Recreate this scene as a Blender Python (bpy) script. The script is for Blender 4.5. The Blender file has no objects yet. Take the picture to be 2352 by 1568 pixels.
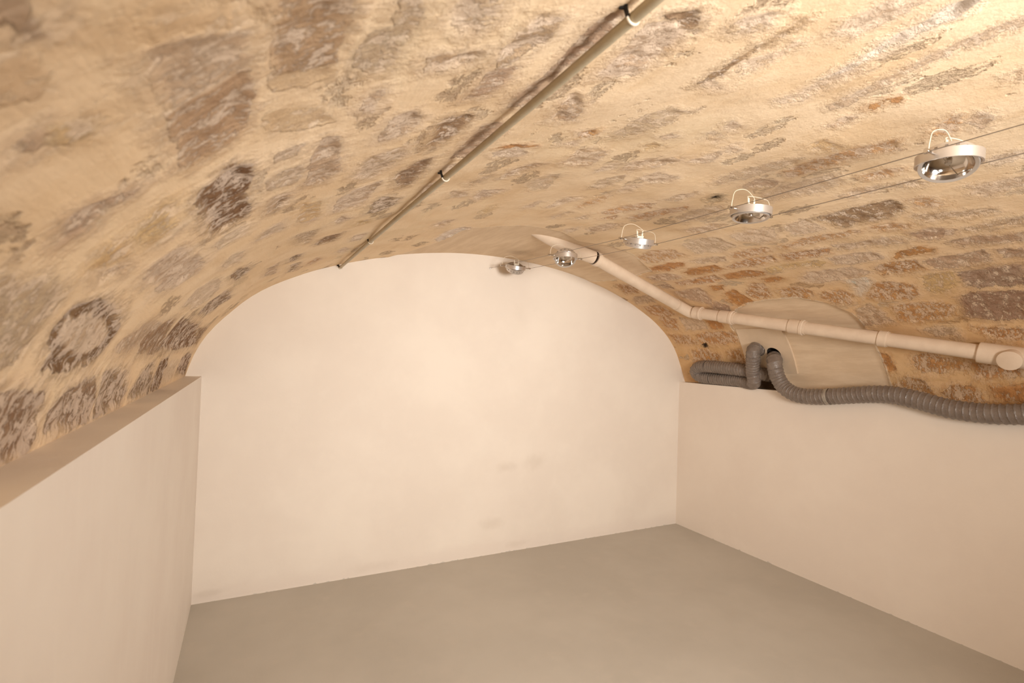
import bpy, bmesh, math, random
import numpy as np
from mathutils import Vector, Matrix, geometry

SC = bpy.context.scene
COL = SC.collection

# ------------------------------------------------------------------ camera
cam_data = bpy.data.cameras.new('camera')
cam = bpy.data.objects.new('camera', cam_data); COL.objects.link(cam)
Rt = Vector((0.88859137, -0.45747991, 0.03342911)); Up = Vector((-0.03954109, -0.00378847, 0.99921076)); Fw = Vector((0.4569922, 0.88921189, 0.02145566))
cam.matrix_world = Matrix(((Rt.x, Up.x, -Fw.x, 0), (Rt.y, Up.y, -Fw.y, 0), (Rt.z, Up.z, -Fw.z, 1.36), (0, 0, 0, 1)))
cam_data.sensor_width = 36; cam_data.lens = 17.808; cam_data.clip_start = 0.02
cam_data.dof.use_dof = True; cam_data.dof.focus_distance = 2.9; cam_data.dof.aperture_fstop = 5.0
SC.camera = cam

# ------------------------------------------------------------------ world, lights, exposure
w = bpy.data.worlds.new('world'); SC.world = w; w.use_nodes = True
w.node_tree.nodes['Background'].inputs[0].default_value = (1, .86, .7, 1)
w.node_tree.nodes['Background'].inputs[1].default_value = 0.0
SC.view_settings.view_transform = 'Standard'; SC.view_settings.look = 'None'
SC.view_settings.gamma = 1; SC.view_settings.use_curve_mapping = False
SC.view_settings.exposure = 0.0
WARM = (1, .955, .895)

def lamp(kind, name, loc, power, target=None, **kw):
    d = bpy.data.lights.new(name, kind); d.energy = power; d.color = WARM
    for k, v in kw.items(): setattr(d, k, v)
    o = bpy.data.objects.new(name, d); COL.objects.link(o); o.location = loc
    if target is not None:
        o.rotation_euler = (Vector(target) - Vector(loc)).to_track_quat('-Z', 'Y').to_euler()
    return o
# unseen lights added around the camera, standing in for bounced flash
#L0
lamp('AREA', 'rear_soft_fill', (1.05, -1.25, 1.42), 34, (1.58, 2.75, 1.72), shape='DISK', size=.7, spread=math.radians(106))  # added soft disc behind the camera in place of ceiling bounce
lamp('SPOT', 'low_fill_spot', (0.9, -0.30, 1.50), 88, (1.45, 2.2, 0.35), spot_size=math.radians(90), spot_blend=1.0, shadow_soft_size=0.10)  # added spot aimed low and forward
lamp('SPOT', 'vault_fill_spot', (0.78, -0.30, 1.30), 29, (1.0, 2.75, 2.05), spot_size=math.radians(126), spot_blend=1.0, shadow_soft_size=0.10)  # added spot to lift the left vault
#L1
YB = 3.0939            # far wall
YF = -2.2              # wall behind the camera
XL, XR, HL, HR = -0.2238, 3.1586, 1.1813, 1.1625

# stones, one painted highlight streak and one painted conduit shade band as outlines on the vault surface: arc position, depth (m)
STONES = """
d 2.626 1.257 2.623 1.119 2.631 0.998 2.68 0.979 2.73 0.998 2.766 1.067 2.76 1.159 2.766 1.222 2.7 1.247
p 2.633 1.396 2.633 1.308 2.704 1.295 2.756 1.298 2.764 1.355 2.742 1.421 2.685 1.42
o 2.653 0.946 2.662 0.903 2.713 0.876 2.752 0.879 2.755 0.906 2.738 0.942 2.686 0.947
q 2.791 0.997 2.795 0.909 2.851 0.79 2.882 0.777 2.881 0.846 2.862 0.936 2.86 0.998
q 2.953 0.891 2.935 0.792 2.943 0.734 2.991 0.748 2.983 0.82 2.995 0.877 2.977 0.893
m 3.041 0.978 3.034 0.9 3.064 0.77 3.122 0.787 3.107 0.893 3.092 0.955
o 2.819 1.16 2.811 1.069 2.853 1.031 2.877 1.049 2.865 1.138
m 2.924 1.066 2.908 0.989 2.949 0.929 2.985 0.94 3.002 1.006 2.986 1.066
q 2.922 1.354 2.921 1.169 2.951 1.105 2.998 1.103 2.984 1.186 2.984 1.33 2.96 1.356
o 2.83 1.555 2.8 1.417 2.816 1.258 2.816 1.188 2.842 1.206 2.853 1.335 2.865 1.479 2.875 1.551
o 2.91 1.603 2.922 1.476 2.946 1.388 2.989 1.412 2.993 1.503 2.985 1.616
p 3.031 1.44 3.029 1.312 3.042 1.249 3.101 1.233 3.111 1.378 3.096 1.44
y 3.038 1.776 3.022 1.653 3.032 1.51 3.073 1.469 3.094 1.524 3.066 1.651 3.083 1.775
O 3.08 1.18 3.05 1.086 3.087 1.047 3.112 1.065 3.104 1.117 3.115 1.196
p 3.189 1.679 3.147 1.612 3.148 1.397 3.211 1.345 3.256 1.436 3.258 1.659 3.226 1.689
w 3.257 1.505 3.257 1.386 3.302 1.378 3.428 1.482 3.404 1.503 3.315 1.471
o 3.177 1.305 3.145 1.223 3.16 1.145 3.244 1.146 3.252 1.234 3.249 1.306
m 3.179 1.12 3.168 1.057 3.157 0.916 3.241 0.92 3.256 0.996 3.255 1.106
m 3.164 0.872 3.179 0.804 3.244 0.823 3.224 0.872
y 3.305 1.179 3.285 1.142 3.293 1.069 3.375 1.07 3.428 1.12 3.446 1.172 3.388 1.193
M 3.299 1.044 3.287 0.917 3.291 0.836 3.429 0.874 3.424 1.014 3.396 1.05
M 3.492 1.102 3.456 1.054 3.474 0.886 3.654 0.933 3.661 1.046 3.625 1.123 3.559 1.119
o 3.403 1.444 3.322 1.382 3.317 1.308 3.361 1.235 3.427 1.239 3.467 1.286 3.458 1.413 3.432 1.457
o 3.294 1.88 3.276 1.75 3.326 1.704 3.383 1.71 3.399 1.757 3.374 1.881
o 3.359 1.649 3.348 1.552 3.404 1.508 3.469 1.561 3.449 1.637 3.399 1.677
o 3.521 1.384 3.508 1.335 3.505 1.206 3.549 1.136 3.629 1.179 3.653 1.322 3.631 1.392
q 3.522 1.552 3.49 1.478 3.563 1.436 3.647 1.423 3.668 1.52 3.664 1.597
p 3.71 1.322 3.689 1.26 3.692 1.19 3.766 1.184 3.75 1.278
o 3.703 1.117 3.723 0.949 3.782 0.961 3.781 1.056
O 3.867 1.592 3.88 1.528 3.974 1.516 3.978 1.594
o 3.891 1.42 3.869 1.336 3.905 1.25 3.915 1.186 3.956 1.171 3.968 1.405
g 2.289 1.691 2.257 1.551 2.291 1.443 2.355 1.475 2.367 1.634 2.363 1.708
q 2.431 1.781 2.45 1.632 2.494 1.578 2.523 1.663 2.502 1.799
p 2.614 1.664 2.593 1.539 2.645 1.46 2.77 1.53 2.764 1.601 2.676 1.675
p 2.62 1.961 2.575 1.81 2.605 1.734 2.746 1.73 2.782 1.86 2.74 1.987
o 2.639 2.356 2.598 2.181 2.64 2.069 2.742 2.06 2.75 2.212 2.73 2.349
o 2.817 1.819 2.807 1.7 2.817 1.615 2.861 1.615 2.888 1.727 2.864 1.842
O 2.795 2.389 2.783 2.227 2.819 2.14 2.856 2.183 2.87 2.35 2.853 2.45
q 2.815 2.103 2.813 1.982 2.838 1.885 2.879 1.904 2.871 2.032
o 2.96 1.953 2.903 1.804 2.906 1.647 2.972 1.667 2.985 1.797 2.981 1.941
O 2.939 2.26 2.9 2.164 2.915 2.007 2.973 1.986 2.995 2.097 2.984 2.239
q 2.918 2.558 2.903 2.364 2.982 2.3 3.015 2.376 2.999 2.559
O 3.044 2.051 3.028 1.897 3.073 1.806 3.11 1.832 3.118 1.964 3.107 2.061
o 3.055 2.433 3.033 2.256 3.028 2.101 3.113 2.097 3.114 2.282 3.095 2.422
O 3.155 1.883 3.142 1.774 3.175 1.756 3.207 1.85 3.192 1.881
m 3.188 2.567 3.17 2.331 3.293 2.35 3.398 2.413 3.334 2.467 3.273 2.563
O 3.167 2.24 3.177 2.164 3.223 2.2 3.218 2.264
O 3.273 2.213 3.245 2.134 3.387 2.092 3.422 2.22 3.351 2.254
o 3.298 2.078 3.193 1.967 3.208 1.906 3.358 1.947 3.366 2.062
m 3.05 2.59 3.072 2.509 3.141 2.534 3.103 2.611
o 2.959 2.915 2.998 2.778 3.124 2.857 3.115 2.994
q 3.18 2.978 3.179 2.786 3.279 2.838 3.282 3.048
m 3.351 2.35 3.414 2.29 3.465 2.309 3.423 2.441
o 3.337 3.027 3.329 2.839 3.458 2.796 3.507 2.929 3.435 3.034
o 3.502 2.996 3.514 2.843 3.651 2.918 3.633 3.035
p 3.504 2.79 3.546 2.612 3.65 2.626 3.654 2.841
O 3.562 2.583 3.582 2.481 3.655 2.493 3.651 2.597
o 3.712 3.059 3.716 2.863 3.808 2.819 3.796 3.03
o 3.718 2.787 3.691 2.674 3.698 2.436 3.788 2.448 3.813 2.644 3.808 2.787
o 3.871 2.918 3.849 2.765 3.905 2.655 3.961 2.665 3.97 2.937
o 3.876 2.593 3.855 2.47 3.954 2.451 3.981 2.496 3.913 2.588
k 2.842 2.85 2.821 2.793 2.85 2.794 2.868 2.856
k 2.208 1.41 2.204 1.393 2.232 1.415
k 3.808 2.771 3.805 2.743 3.828 2.755 3.828 2.776
p 1.14 1.188 1.182 1.155 1.251 1.2 1.243 1.236 1.162 1.22
O 1.138 1.145 1.163 1.13 1.251 1.147 1.197 1.157
q 1.29 1.459 1.279 1.352 1.331 1.293 1.37 1.294 1.346 1.347 1.336 1.416
g 1.437 1.537 1.434 1.47 1.464 1.42 1.49 1.406 1.544 1.579 1.502 1.603
q 1.418 1.294 1.407 1.185 1.429 1.157 1.511 1.187 1.536 1.297 1.467 1.32
p 1.611 1.381 1.591 1.301 1.607 1.265 1.649 1.267 1.646 1.325
g 1.427 1.08 1.429 1.009 1.438 0.931 1.461 0.888 1.53 0.889 1.519 0.918 1.516 0.983 1.505 1.054 1.468 1.084
p 1.811 1.378 1.82 1.31 1.921 1.314 1.945 1.37 1.877 1.405
g 1.713 1.553 1.691 1.456 1.736 1.377 1.768 1.421 1.756 1.541
p 1.854 1.585 1.817 1.475 1.862 1.441 1.884 1.522
p 1.296 1.682 1.295 1.592 1.384 1.605 1.364 1.695 1.338 1.739
g 1.198 1.652 1.17 1.569 1.23 1.576 1.259 1.657
g 1.196 1.486 1.212 1.418 1.239 1.379 1.247 1.427 1.227 1.521
y 1.434 1.958 1.444 1.824 1.483 1.865 1.472 1.974
p 1.713 1.849 1.704 1.756 1.715 1.683 1.774 1.667 1.749 1.783
p 1.603 1.885 1.632 1.768 1.648 1.841 1.634 1.912
g 1.817 1.991 1.837 1.874 1.867 1.882 1.851 2.025
o 1.83 1.795 1.822 1.703 1.847 1.605 1.873 1.681 1.85 1.807
o 1.98 1.822 2.006 1.702 2.073 1.599 2.104 1.653 2.05 1.755 2.038 1.849
o 2.04 1.918 2.071 1.826 2.089 1.882
o 2.133 1.824 2.137 1.71 2.201 1.535 2.231 1.588 2.206 1.715 2.194 1.818
q 1.926 1.989 1.949 1.862 1.977 1.936
q 2.107 2.127 2.113 1.961 2.189 1.922 2.191 2.053 2.155 2.144
p 2.029 2.215 2.038 2.096 2.072 2.126 2.07 2.245
q 2.078 1.541 2.077 1.456 2.098 1.392 2.118 1.409 2.12 1.51
o 1.342 1.092 1.32 1.046 1.36 1.03 1.381 1.067
p 1.319 1.142 1.354 1.109 1.366 1.142
q 1.177 0.971 1.157 0.903 1.212 0.907 1.25 0.97 1.217 0.981
y 1.589 1.127 1.603 1.097 1.652 1.104 1.635 1.155
p 1.583 1.041 1.603 1.02 1.633 1.037 1.613 1.059
q 1.682 1.341 1.659 1.242 1.717 1.195 1.746 1.252 1.73 1.341
q 1.729 1.269 1.742 1.198 1.793 1.159 1.805 1.208 1.771 1.279
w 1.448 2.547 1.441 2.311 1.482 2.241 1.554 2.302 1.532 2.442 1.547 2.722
d 0.901 1.045 0.888 0.955 0.89 0.884 0.937 0.886 0.96 0.909 0.957 0.978 0.943 1.031 0.929 1.073
p 0.769 0.934 0.765 0.883 0.77 0.818 0.801 0.814 0.835 0.867 0.832 0.912 0.803 0.936
m 1.021 1.196 1.008 1.036 1.012 0.973 1.046 0.959 1.08 1.025 1.084 1.196
p 0.762 1.158 0.758 1.046 0.8 1.015 0.851 0.999 0.863 1.074 0.851 1.142 0.818 1.222
d 0.903 1.296 0.898 1.235 0.923 1.154 0.955 1.147 0.966 1.23 0.974 1.375 0.945 1.4
m 0.646 0.985 0.64 0.911 0.653 0.838 0.681 0.852 0.692 0.942 0.714 1.067 0.69 1.113 0.64 1.102 0.645 1.053
g 0.559 0.932 0.585 0.921 0.622 0.932 0.627 1.001 0.618 1.025 0.57 1.005
g 0.558 1.131 0.573 1.071 0.624 1.104 0.619 1.205 0.564 1.2
d 0.577 1.179 0.599 1.135 0.62 1.115 0.612 1.185 0.591 1.217
p 0.766 1.493 0.757 1.337 0.789 1.274 0.831 1.28 0.855 1.375 0.849 1.517
m 0.83 1.29 0.858 1.282 0.863 1.316 0.851 1.371
x 0.902 1.658 0.893 1.546 0.909 1.468 0.97 1.517 0.98 1.622 0.936 1.675
p 0.546 1.441 0.557 1.369 0.614 1.34 0.618 1.469
g 0.677 1.778 0.677 1.649 0.736 1.681 0.748 1.666 0.739 1.92
p 0.675 1.475 0.685 1.45 0.713 1.478 0.711 1.517
d 0.774 2.016 0.798 1.91 0.867 1.933 0.853 2.057 0.795 2.052
y 0.895 1.858 0.898 1.77 0.95 1.788 0.96 1.872
p 0.94 2.206 0.942 2.084 0.996 2.101 0.985 2.211
x 0.693 2.299 0.7 2.136 0.732 2.152 0.733 2.334
x 0.72 2.711 0.716 2.427 0.752 2.445 0.76 2.734
g 0.596 2.412 0.604 2.191 0.644 2.163 0.643 2.472
m 1.059 1.58 1.035 1.436 1.054 1.389 1.071 1.398 1.081 1.552
p 1.055 1.336 1.027 1.243 1.069 1.253 1.065 1.31
q 1.306 2.168 1.319 2.058 1.365 2.072 1.364 2.212
y 0.659 1.434 0.652 1.227 0.701 1.283 0.718 1.472 0.682 1.487
g 0.57 0.849 0.574 0.824 0.615 0.831 0.607 0.869
p 0.793 1.629 0.808 1.571 0.848 1.663 0.82 1.712
p 0.93 2.481 0.939 2.341 1.001 2.522 0.973 2.615
o 0.8 2.625 0.837 2.485 0.876 2.629 0.833 2.737
D 0.443 0.828 0.451 0.794 0.48 0.792 0.5 0.766 0.53 0.813 0.526 0.878 0.517 0.939 0.529 1.082 0.519 1.116 0.49 1.113 0.448 1.098 0.447 1.024 0.444 0.899
m 0.297 0.657 0.325 0.611 0.34 0.609 0.356 0.624 0.388 0.643 0.393 0.652 0.38 0.658 0.358 0.651 0.33 0.668 0.306 0.661
y 0.349 0.8 0.363 0.775 0.407 0.746 0.414 0.779 0.408 0.863 0.363 0.868
y 0.289 0.777 0.326 0.746 0.348 0.787 0.334 0.843 0.313 0.828 0.293 0.805
g 0.292 0.797 0.311 0.848 0.324 0.889 0.312 0.911 0.288 0.858
l 0.363 0.885 0.393 0.898 0.416 0.879 0.416 0.9 0.378 0.909
p 0.311 1.034 0.332 0.978 0.377 0.985 0.399 1.003 0.41 1.319 0.388 1.364 0.338 1.314 0.312 1.235 0.31 1.181 0.323 1.129
l 0.308 1.691 0.339 1.658 0.407 1.645 0.425 1.776 0.371 1.931 0.316 1.839
x 0.307 2.105 0.359 2.018 0.43 2.063 0.445 2.257 0.358 2.387
l 0.445 1.498 0.477 1.436 0.508 1.476 0.498 1.656 0.463 1.621
d 0.461 1.763 0.489 1.735 0.522 1.879 0.5 1.987 0.473 1.985
l 0.443 1.19 0.467 1.17 0.529 1.179 0.523 1.281 0.457 1.265
g 0.249 0.56 0.254 0.611 0.251 0.658 0.263 0.684 0.258 0.767 0.243 0.794 0.207 0.8 0.166 0.806 0.153 0.796 0.15 0.773 0.161 0.684
D 0.184 0.876 0.204 0.852 0.233 0.856 0.252 0.909 0.258 0.975 0.249 1.078 0.214 1.169 0.179 1.184 0.146 1.14 0.138 1.025 0.144 0.911 0.162 0.902 0.169 0.929
p 0.187 0.9 0.218 0.869 0.236 0.941 0.233 1.045 0.206 1.129 0.182 1.129 0.158 1.06 0.167 0.961
g 0.167 1.277 0.198 1.3 0.245 1.399 0.24 1.618 0.188 1.607 0.153 1.42
d 0.154 1.57 0.207 1.542 0.261 1.703 0.264 1.758 0.155 1.852 0.149 1.728
D 0.166 1.846 0.274 1.819 0.272 2.375 0.184 2.812 0.158 2.361 0.159 1.934
d 0.258 2.478 0.28 2.819 0.175 2.947 0.18 2.837
l 0.315 1.675 0.364 1.642 0.426 1.708 0.408 1.893 0.319 1.875
x 0.311 2.057 0.365 2.018 0.434 2.136 0.43 2.406 0.321 2.319
X 0.116 0.736 0.111 0.821 0.11 0.881 0.099 0.972 0.078 0.998 0.018 1.039 0.001 1.005 0.002 0.962 0.009 0.834
X 0.032 1.081 0.064 1.051 0.09 1.073 0.106 1.168 0.102 1.275 0.045 1.352 0.009 1.352 0.011 1.198
X 0.009 1.377 0.051 1.37 0.11 1.327 0.12 1.426 0.095 1.587 0.044 1.664 0.007 1.629 0.01 1.43
x 0.025 1.718 0.094 1.765 0.121 1.893 0.059 2.016 0.006 2.035 0.014 1.783
D 0.01 2.059 0.07 2.022 0.122 2.018 0.124 2.162 0.055 2.277 0.007 2.235
l 0.019 2.246 0.109 2.254 0.106 2.559 0.031 2.57 0.011 2.342
D 0.051 2.622 0.113 2.593 0.133 2.769 0.12 2.971 0.011 3.057
x 0.468 1.8 0.51 1.788 0.527 1.943 0.481 2.006
g 0.445 0.424 0.464 0.429 0.499 0.439 0.531 0.467 0.531 0.533 0.488 0.535 0.454 0.532 0.444 0.52 0.442 0.465
b 0.448 0.536 0.488 0.539 0.531 0.536 0.531 0.672 0.504 0.692 0.463 0.696 0.445 0.671 0.448 0.593
t 0.441 0.388 0.458 0.392 0.517 0.426 0.528 0.453 0.5 0.438 0.447 0.421
m 0.391 0.313 0.398 0.334 0.4 0.347 0.396 0.359 0.403 0.365 0.401 0.37 0.39 0.365 0.392 0.355 0.389 0.345 0.381 0.334
g 0.35 0.459 0.363 0.452 0.362 0.462 0.352 0.468
y 0.374 0.469 0.39 0.476 0.39 0.495 0.373 0.487
t 0.366 0.373 0.385 0.374 0.388 0.404 0.377 0.419 0.357 0.405
t 0.393 0.467 0.409 0.476 0.414 0.501 0.399 0.502
b 0.555 0.424 0.626 0.456 0.631 0.479 0.632 0.506 0.63 0.546 0.632 0.585 0.596 0.585 0.572 0.574 0.559 0.546 0.555 0.515
t 0.558 0.568 0.61 0.592 0.636 0.602 0.636 0.624 0.601 0.628 0.558 0.607
t 0.552 0.661 0.583 0.675 0.626 0.712 0.66 0.777 0.624 0.781 0.556 0.719
g 0.66 0.61 0.657 0.578 0.669 0.548 0.694 0.542 0.706 0.513 0.719 0.512 0.725 0.538 0.72 0.564 0.709 0.587 0.713 0.64 0.691 0.642
p 0.699 0.755 0.7 0.717 0.717 0.698 0.723 0.737 0.719 0.778
q 0.773 0.664 0.764 0.626 0.783 0.623 0.844 0.624 0.852 0.635 0.845 0.661 0.803 0.664
q 0.903 0.7 0.88 0.631 0.89 0.587 0.893 0.556 0.936 0.561 0.95 0.615 0.919 0.662
m 0.892 0.803 0.891 0.765 0.893 0.697 0.934 0.69 0.947 0.755 0.934 0.803
m 1.021 0.876 0.998 0.805 1.021 0.727 1.041 0.736 1.072 0.819 1.056 0.876
m 1.022 0.739 1.018 0.671 1.012 0.578 1.032 0.55 1.05 0.571 1.057 0.634 1.046 0.713
p 1.14 0.751 1.137 0.714 1.132 0.662 1.119 0.589 1.179 0.572 1.217 0.597 1.239 0.675 1.234 0.757 1.158 0.765
d 1.125 0.571 1.176 0.546 1.236 0.599 1.201 0.603 1.156 0.573
q 1.187 0.976 1.152 0.9 1.145 0.827 1.198 0.861 1.234 0.95
p 0.76 0.529 0.761 0.493 0.813 0.501 0.831 0.548 0.821 0.587 0.79 0.569
g 0.689 0.517 0.69 0.489 0.71 0.494 0.719 0.526 0.719 0.559
p 1.299 0.585 1.283 0.554 1.309 0.531 1.346 0.528 1.369 0.562 1.324 0.586
d 1.425 0.767 1.419 0.715 1.41 0.646 1.412 0.582 1.413 0.531 1.418 0.534 1.427 0.59 1.428 0.656 1.436 0.726
p 1.43 0.763 1.44 0.746 1.518 0.769 1.497 0.782
p 1.437 0.682 1.449 0.647 1.482 0.615 1.482 0.585 1.506 0.591 1.509 0.64 1.496 0.705
p 1.523 0.546 1.501 0.5 1.514 0.431 1.575 0.412 1.585 0.49 1.584 0.545
w 1.702 0.676 1.69 0.62 1.666 0.53 1.647 0.419 1.652 0.386 1.667 0.385 1.693 0.437 1.7 0.518 1.711 0.598 1.728 0.659
p 1.698 0.78 1.708 0.741 1.707 0.682 1.719 0.603 1.744 0.6 1.753 0.673 1.763 0.756 1.733 0.787
m 1.854 0.756 1.842 0.687 1.814 0.571 1.812 0.485 1.817 0.412 1.814 0.367 1.854 0.379 1.851 0.448 1.84 0.524 1.854 0.59 1.869 0.665 1.894 0.747
q 1.968 0.815 1.953 0.768 1.978 0.754 2.002 0.796
O 1.959 0.712 1.939 0.694 1.96 0.682 1.979 0.711
O 1.943 0.663 1.958 0.646 1.977 0.658
p 1.724 0.949 1.707 0.909 1.764 0.923 1.768 0.958
g 1.719 1.013 1.712 0.977 1.782 1.004 1.771 1.035
m 2.19 1.262 2.168 1.185 2.244 1.159 2.266 1.197 2.214 1.262
g 2.321 1.292 2.284 1.181 2.311 1.013 2.404 1.013 2.424 1.106 2.385 1.251 2.389 1.317
q 2.496 1.09 2.475 1.033 2.482 0.951 2.531 0.99 2.535 1.065
y 2.036 0.919 2.035 0.871 2.153 0.877 2.15 0.919 2.089 0.935
o 2.178 1.091 2.162 0.994 2.169 0.866 2.198 0.771 2.262 0.794 2.246 0.886 2.25 1.001 2.23 1.1
o 2.386 0.961 2.377 0.89 2.407 0.846 2.435 0.897 2.421 0.961
q 2.502 0.966 2.499 0.881 2.553 0.838 2.565 0.894
o 2.246 0.701 2.185 0.672 2.158 0.614 2.203 0.62 2.257 0.66
m 2.212 0.623 2.185 0.578 2.243 0.581 2.288 0.615
p 2.646 0.777 2.656 0.698 2.67 0.635 2.727 0.652 2.746 0.764 2.715 0.791
p 2.504 0.68 2.48 0.639 2.5 0.584 2.546 0.598 2.543 0.667
g 2.068 1.296 2.052 1.182 2.079 1.038 2.116 0.984 2.148 1.035 2.137 1.19 2.1 1.311
q 1.739 1.028 1.723 0.999 1.772 1.005 1.792 1.032
p 1.843 1.049 1.852 1.02 1.907 1.044 1.895 1.077
p 1.838 1.189 1.838 1.117 1.864 1.078 1.908 1.156
m 2.04 0.473 2.041 0.459 2.087 0.457 2.094 0.474
o 3.939 1.423 3.889 1.322 3.914 1.248 3.968 1.27 3.983 1.38
o 4.059 1.542 4.015 1.458 4.028 1.381 4.098 1.357 4.091 1.471
o 4.085 1.314 4.046 1.268 4.047 1.174 4.121 1.153 4.125 1.267
O 4.042 1.113 4.016 0.982 4.103 0.992 4.107 1.104
o 3.912 1.184 3.936 0.972 3.976 0.977 3.996 1.167
n 0.532 0.41 0.554 0.422 0.557 0.513 0.552 0.615 0.552 0.744 0.564 1.182 0.545 1.101 0.531 0.819 0.533 0.597
n 0.631 0.461 0.666 0.472 0.666 0.526 0.657 0.568 0.638 0.588 0.634 0.527
n 0.438 0.351 0.447 0.357 0.447 0.452 0.448 0.58 0.448 0.695 0.437 0.669 0.435 0.562 0.435 0.424
"""
PROF = [(-0.2973, 1.1803), (-0.2823, 1.2337), (-0.263, 1.2929), (-0.2389, 1.3501), (-0.2124, 1.3981), (-0.1767, 1.4486), (-0.1362, 1.4957), (-0.0976, 1.5356), (-0.0523, 1.5786), (-0.0051, 1.6192), (0.0391, 1.6524), (0.0916, 1.6858), (0.1463, 1.7156), (0.1963, 1.7398), (0.2534, 1.7652), (0.3111, 1.7893), (0.3629, 1.8097), (0.4214, 1.8317), (0.4805, 1.8523), (0.5334, 1.8694), (0.5934, 1.8868), (0.6539, 1.9025), (0.708, 1.9152), (0.7692, 1.9283), (0.8306, 1.9404), (0.8921, 1.9516), (0.947, 1.9606), (1.0089, 1.9697), (1.071, 1.9777), (1.1262, 1.9838), (1.1885, 1.9894), (1.2509, 1.9934), (1.3065, 1.9958), (1.369, 1.9972), (1.4316, 1.9975), (1.4872, 1.9968), (1.5497, 1.9949), (1.6122, 1.992), (1.6677, 1.9886), (1.7301, 1.984), (1.7924, 1.9784), (1.8477, 1.9725), (1.9098, 1.9647), (1.9717, 1.9557), (2.0265, 1.9464), (2.0879, 1.9344), (2.1489, 1.921), (2.2097, 1.9061), (2.2635, 1.8921), (2.3239, 1.8758), (2.3841, 1.8586), (2.4372, 1.8424), (2.4967, 1.8231), (2.5556, 1.8021), (2.6072, 1.7817), (2.6641, 1.7562), (2.7199, 1.7282), (2.7689, 1.7018), (2.8232, 1.6709), (2.8766, 1.6384), (2.9227, 1.6076), (2.9723, 1.57), (3.0188, 1.5289), (3.0565, 1.4889), (3.094, 1.4399), (3.1261, 1.3871), (3.151, 1.3377), (3.1764, 1.2807), (3.2009, 1.2231), (3.225, 1.1653)]
# ------------------------------------------------------------------ helpers
def s2l(c): c = c/255; return c/12.92 if c <= .04045 else ((c+.055)/1.055)**2.4
def rgb(r, g, b): return (s2l(r), s2l(g), s2l(b), 1)

class N:                                            # tiny node-graph helper
    def __init__(s, name):
        s.m = bpy.data.materials.new(name); s.m.use_nodes = True; s.t = s.m.node_tree
        s.b = s.t.nodes['Principled BSDF']
    def n(s, kind, props=None, **ins):
        nd = s.t.nodes.new(kind)
        for k, v in (props or {}).items(): setattr(nd, k, v)
        for k, v in ins.items():
            k = int(k[1:]) if k[0] == '_' and k[1:].isdigit() else k.replace('_', ' ')
            s.put(nd.inputs[k], v)
        return nd
    def put(s, sock, v):
        if isinstance(v, bpy.types.Node): v = v.outputs[0]
        if isinstance(v, bpy.types.NodeSocket): s.t.links.new(v, sock)
        else: sock.default_value = v
    def math(s, op, a, b=0.0, c=None, clamp=False):
        nd = s.t.nodes.new('ShaderNodeMath'); nd.operation = op; nd.use_clamp = clamp
        s.put(nd.inputs[0], a); s.put(nd.inputs[1], b)
        if c is not None: s.put(nd.inputs[2], c)
        return nd.outputs[0]
    def noise(s, vec, scale, detail=4, rough=.55, dist=0.0):
        nd = s.n('ShaderNodeTexNoise', None, Scale=scale, Detail=detail, Roughness=rough, Distortion=dist)
        if vec is not None: s.put(nd.inputs['Vector'], vec)
        return nd.outputs['Fac']
    def ramp(s, f, a, b, c0=0.0, c1=1.0, smooth=True):
        nd = s.t.nodes.new('ShaderNodeMapRange'); nd.interpolation_type = 'SMOOTHSTEP' if smooth else 'LINEAR'
        s.put(nd.inputs[0], f); s.put(nd.inputs[1], a); s.put(nd.inputs[2], b); s.put(nd.inputs[3], c0); s.put(nd.inputs[4], c1)
        return nd.outputs[0]
    def mix(s, f, a, b, mode='MIX'):
        nd = s.t.nodes.new('ShaderNodeMix'); nd.data_type = 'RGBA'; nd.blend_type = mode
        s.put(nd.inputs[0], f); s.put(nd.inputs[6], a); s.put(nd.inputs[7], b)
        return nd.outputs[2]
    def attr(s, name, out='Fac'):
        nd = s.t.nodes.new('ShaderNodeAttribute'); nd.attribute_name = name; return nd.outputs[out]
    def obj(s): return s.n('ShaderNodeTexCoord').outputs['Object']
    def scl(s, v, x, y, z):
        nd = s.t.nodes.new('ShaderNodeMapping'); s.put(nd.inputs[0], v); nd.inputs['Scale'].default_value = (x, y, z); return nd.outputs[0]
    def bump(s, h, strength=1, dist=.005):
        nd = s.n('ShaderNodeBump', None, Strength=strength, Distance=dist, Height=h)
        s.put(s.b.inputs['Normal'], nd.outputs[0])
    def base(s, c): s.put(s.b.inputs['Base Color'], c)
    def rough(s, v): s.put(s.b.inputs['Roughness'], v)

def simple(name, col, rough=.5, metal=0.0, var=0.0, bump=0.0, sc=60):
    g = N(name); g.rough(rough); g.b.inputs['Metallic'].default_value = metal
    v = g.obj()
    if var:
        n_ = g.noise(v, sc*.3)
        g.base(g.mix(g.ramp(n_, .3, .7), tuple(x*(1-var) for x in col[:3])+(1,), col))
    else: g.base(col)
    if bump: g.bump(g.noise(v, sc), .5, bump)
    return g.m

def mesh_obj(name, verts, faces, mat, parent=None, smooth=False, loc=None):
    me = bpy.data.meshes.new(name); me.from_pydata([tuple(v) for v in verts], [], faces); me.update()
    if smooth: me.shade_smooth()
    o = bpy.data.objects.new(name, me); COL.objects.link(o); me.materials.append(mat)
    if parent: o.parent = parent
    if loc: o.location = loc
    return o
def tag(o, label=None, cat=None, group=None, kind=None):
    if label: o['label'] = label
    if cat: o['category'] = cat
    if group: o['group'] = group
    if kind: o['kind'] = kind
    return o
def empty(name, loc, label, cat, group=None):
    o = bpy.data.objects.new(name, None); COL.objects.link(o); o.location = loc; o.empty_display_size = .05
    return tag(o, label, cat, group)

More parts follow.
